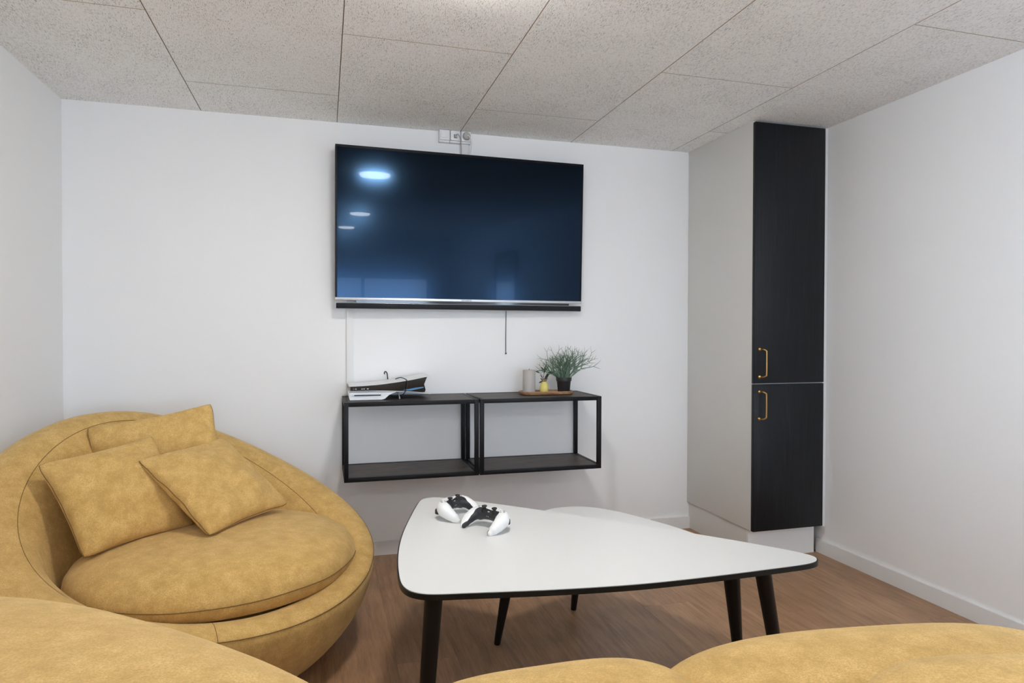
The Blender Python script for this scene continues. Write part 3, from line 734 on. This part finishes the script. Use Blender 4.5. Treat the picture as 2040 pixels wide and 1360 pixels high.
# ------------------------------------------------------------------ loose pillows
def pillow(corners, th, label, seed=0, group='loose gold velvet pillows', n=26, concave=.05, wr=.010):
    c = [Vector(p) for p in corners]   # BL BR TR TL
    ctr = sum(c, Vector())/4; nr = ((c[1]-c[0]).cross(c[3]-c[0])).normalized()
    t = empty('throw_pillow', ctr, 0, label, 'pillow', group)
    sz = ((c[1]-c[0]).length+(c[3]-c[0]).length)/2
    def P(u, v):
        p = (c[0]*(1-u)+c[1]*u)*(1-v)+(c[3]*(1-u)+c[2]*u)*v
        # edges drawn in between the corners
        du = (c[1]-c[0]).normalized(); dv = (c[3]-c[0]).normalized()
        e = concave*sz
        p = p+du*e*(.5-u)*2*sin(pi*v)*abs(u-.5)*2+dv*e*(.5-v)*2*sin(pi*u)*abs(v-.5)*2
        # corners rounded off
        cu = max(0, abs(u-.5)*2-.86)/.14; cv = max(0, abs(v-.5)*2-.86)/.14
        if cu > 0 and cv > 0: p = p+(ctr-p).normalized()*cu*cv*sz*.018
        return p
    bm = bmesh.new(); G = {}
    for s_ in (1, -1):
        for i in range(n+1):
            for j in range(n+1):
                u, v = .5-.5*cos(pi*i/n), .5-.5*cos(pi*j/n)
                edge = i in (0, n) or j in (0, n)
                if edge and s_ == -1: G[(s_, i, j)] = G[(1, i, j)]; continue
                a_, b_ = 4*u*(1-u), 4*v*(1-v)
                h = th/2*(a_*b_)**.38
                ed = min(u, 1-u, v, 1-v)
                wk = noise.noise(Vector((u*5+seed, v*5, s_*2.)))*wr + noise.noise(Vector((u*16+seed, v*13, s_*5.)))*wr*.8*(1-min(1, ed*4))*(.4+.6*abs(2*u-1)*abs(2*v-1))
                p = P(u, v)+nr*s_*(h+(wk if not edge else 0)*min(1, ed*10))
                if edge: p = p+nr*noise.noise(Vector((u*6+seed, v*6, 9)))*.006
                G[(s_, i, j)] = bm.verts.new(p-ctr)
    for s_ in (1, -1):
        for i in range(n):
            for j in range(n):
                f = (G[(s_, i, j)], G[(s_, i+1, j)], G[(s_, i+1, j+1)], G[(s_, i, j+1)])
                bm.faces.new(f if s_ == 1 else f[::-1])
    edge_pts = [G[(1, i, 0)].co.copy() for i in range(n)]+[G[(1, n, j)].co.copy() for j in range(n)]+[G[(1, n-i, n)].co.copy() for i in range(n)]+[G[(1, 0, n-j)].co.copy() for j in range(n)]
    obj('cover', bm, MV, t, 80)
    bm = bmesh.new(); pts = []
    for p in edge_pts:
        if not pts or (p-pts[-1]).length > .004: pts.append(p)
    tube(bm, pts, .0016, 6, closed=True); obj('seam', bm, MSEAM, t)
    return t
pillow([(-.755, -.73, .44), (-.335, -.59, .45), (-.418, -.545, .822), (-.822, -.615, .752)], .13, 'gold velvet pillow standing highest against the back of the corner armchair', 1, concave=.03)
K = .965; CO = Vector((0, -3.3182, 1.096))
def near(pts, k): return [CO+(Vector(p)-CO)*k for p in pts]
pillow(near([(-.730, -.955, .383), (-.450, -.718, .401), (-.617, -.575, .707), (-.905, -.812, .660)], .962), .125, 'gold velvet pillow leaning at the left side of the corner armchair', 2, concave=.035, wr=.014)
pillow(near([(-.367, -.938, .419), (-.135, -.628, .434), (-.391, -.461, .672), (-.622, -.767, .652)], .975), .12, 'gold velvet pillow lying diagonally in front on the corner armchair cushion', 3, concave=.035, wr=.014)

# ------------------------------------------------------------------ foreground sofa
sf = empty('curved_sofa', (.5, -2.7, 0), 0, 'gold velvet sofa in the foreground with a broad rounded arm at lower left', 'sofa')
def superell(name, ctr, half, rz, e1, e2, mat, root, n=64, m_=32, tilt=0, seed=0):
    bm = bmesh.new(); rows = []
    sg = lambda x, p: abs(x)**p*(1 if x > 0 else -1)
    for j in range(m_+1):
        ph = -pi/2+pi*j/m_; rr = []
        for i in range(n):
            th = 2*pi*i/n
            x = half[0]*sg(cos(ph), e1)*sg(cos(th), e2); y = half[1]*sg(cos(ph), e1)*sg(sin(th), e2); z = half[2]*sg(sin(ph), e1)
            p = Vector((x, y, z)); p *= 1+.02*noise.noise(p*3+Vector((seed, 0, 0)))
            rr.append(p)
        rows.append(rr)
    Rm = Matrix.Rotation(rz, 3, 'Z') @ Matrix.Rotation(tilt, 3, 'X')
    V = [[bm.verts.new(Rm @ p+Vector(ctr)-root.location) for p in rr] if 0 < j < m_ else [bm.verts.new(Rm @ rr[0]+Vector(ctr)-root.location)] for j, rr in enumerate(rows)]
    for A, B in zip(V, V[1:]):
        for k in range(n):
            k2 = (k+1) % n
            if len(A) == 1: bm.faces.new((A[0], B[k2], B[k]))
            elif len(B) == 1: bm.faces.new((A[k], A[k2], B[0]))
            else: bm.faces.new((A[k], A[k2], B[k2], B[k]))
    return obj(name, bm, mat, root, 60)
superell('armrest', (-.41, -2.378, .374), (.652, .306, .326), -.686, .6, .75, MV, sf, 96, 48)
superell('base', (.80, -2.68, .15), (1.0, .34, .145), 0, .35, .4, MV, sf)
superell('backrest', (.85, -3.10, .32), (.95, .12, .31), 0, .5, .4, MV, sf)
superell('seat', (.80, -2.64, .275), (.98, .30, .085), 0, .45, .4, MV, sf)
def lump(ctr, half, rz, tilt, label, seed):
    t = empty('sofa_pillow', ctr, 0, label, 'pillow', 'pillows on the foreground sofa')
    superell('cover', ctr, half, rz, .7, .6, MV, t, 96, 48, tilt, seed)
    Rm = Matrix.Rotation(rz, 3, 'Z') @ Matrix.Rotation(tilt, 3, 'X'); bm = bmesh.new(); pts = []
    for i in range(96):
        th = 2*pi*i/96; x = half[0]*abs(cos(th))**.6*(1 if cos(th) > 0 else -1); y = half[1]*abs(sin(th))**.6*(1 if sin(th) > 0 else -1)
        p = Vector((x, y, 0)); p *= 1+.02*noise.noise(p*3+Vector((seed, 0, 0))); pts.append(Rm @ p)
    tube(bm, pts, .0016, 6, closed=True); obj('seam', bm, MSEAM, t)
lump((.32, -2.517, .486), (.258, .217, .107), .021, .096, 'gold velvet pillow cut by the bottom centre edge, leftmost on the foreground sofa', 4)
lump((.857, -2.584, .469), (.421, .265, .128), -.139, .099, 'big gold velvet pillow filling the lower right of the picture, on the foreground sofa', 5)
lump((.80, -2.857, .639), (.25, .174, .070), -.316, .101, 'gold velvet pillow in the bottom right corner, nearest the viewer', 6)

# ------------------------------------------------------------------ mirror behind the viewpoint (seen in the screen)
mi = empty('wall_mirror', (XR, -4.6, .3), 0, 'tall black framed mirror on the right wall, reflected in the television', 'mirror')
bm = bmesh.new()
for a_, b_ in (((-.03, -.42, 0), (-.001, -.39, 1.45)), ((-.03, .39, 0), (-.001, .42, 1.45)), ((-.03, -.39, 0), (-.001, .39, .03)), ((-.03, -.39, 1.42), (-.001, .39, 1.45))): box(bm, a_, b_)
obj('frame', bm, MBLK, mi)
bm = bmesh.new(); box(bm, (-.018, -.39, .03), (-.010, .39, 1.42)); obj('glass', bm, MMIR, mi)
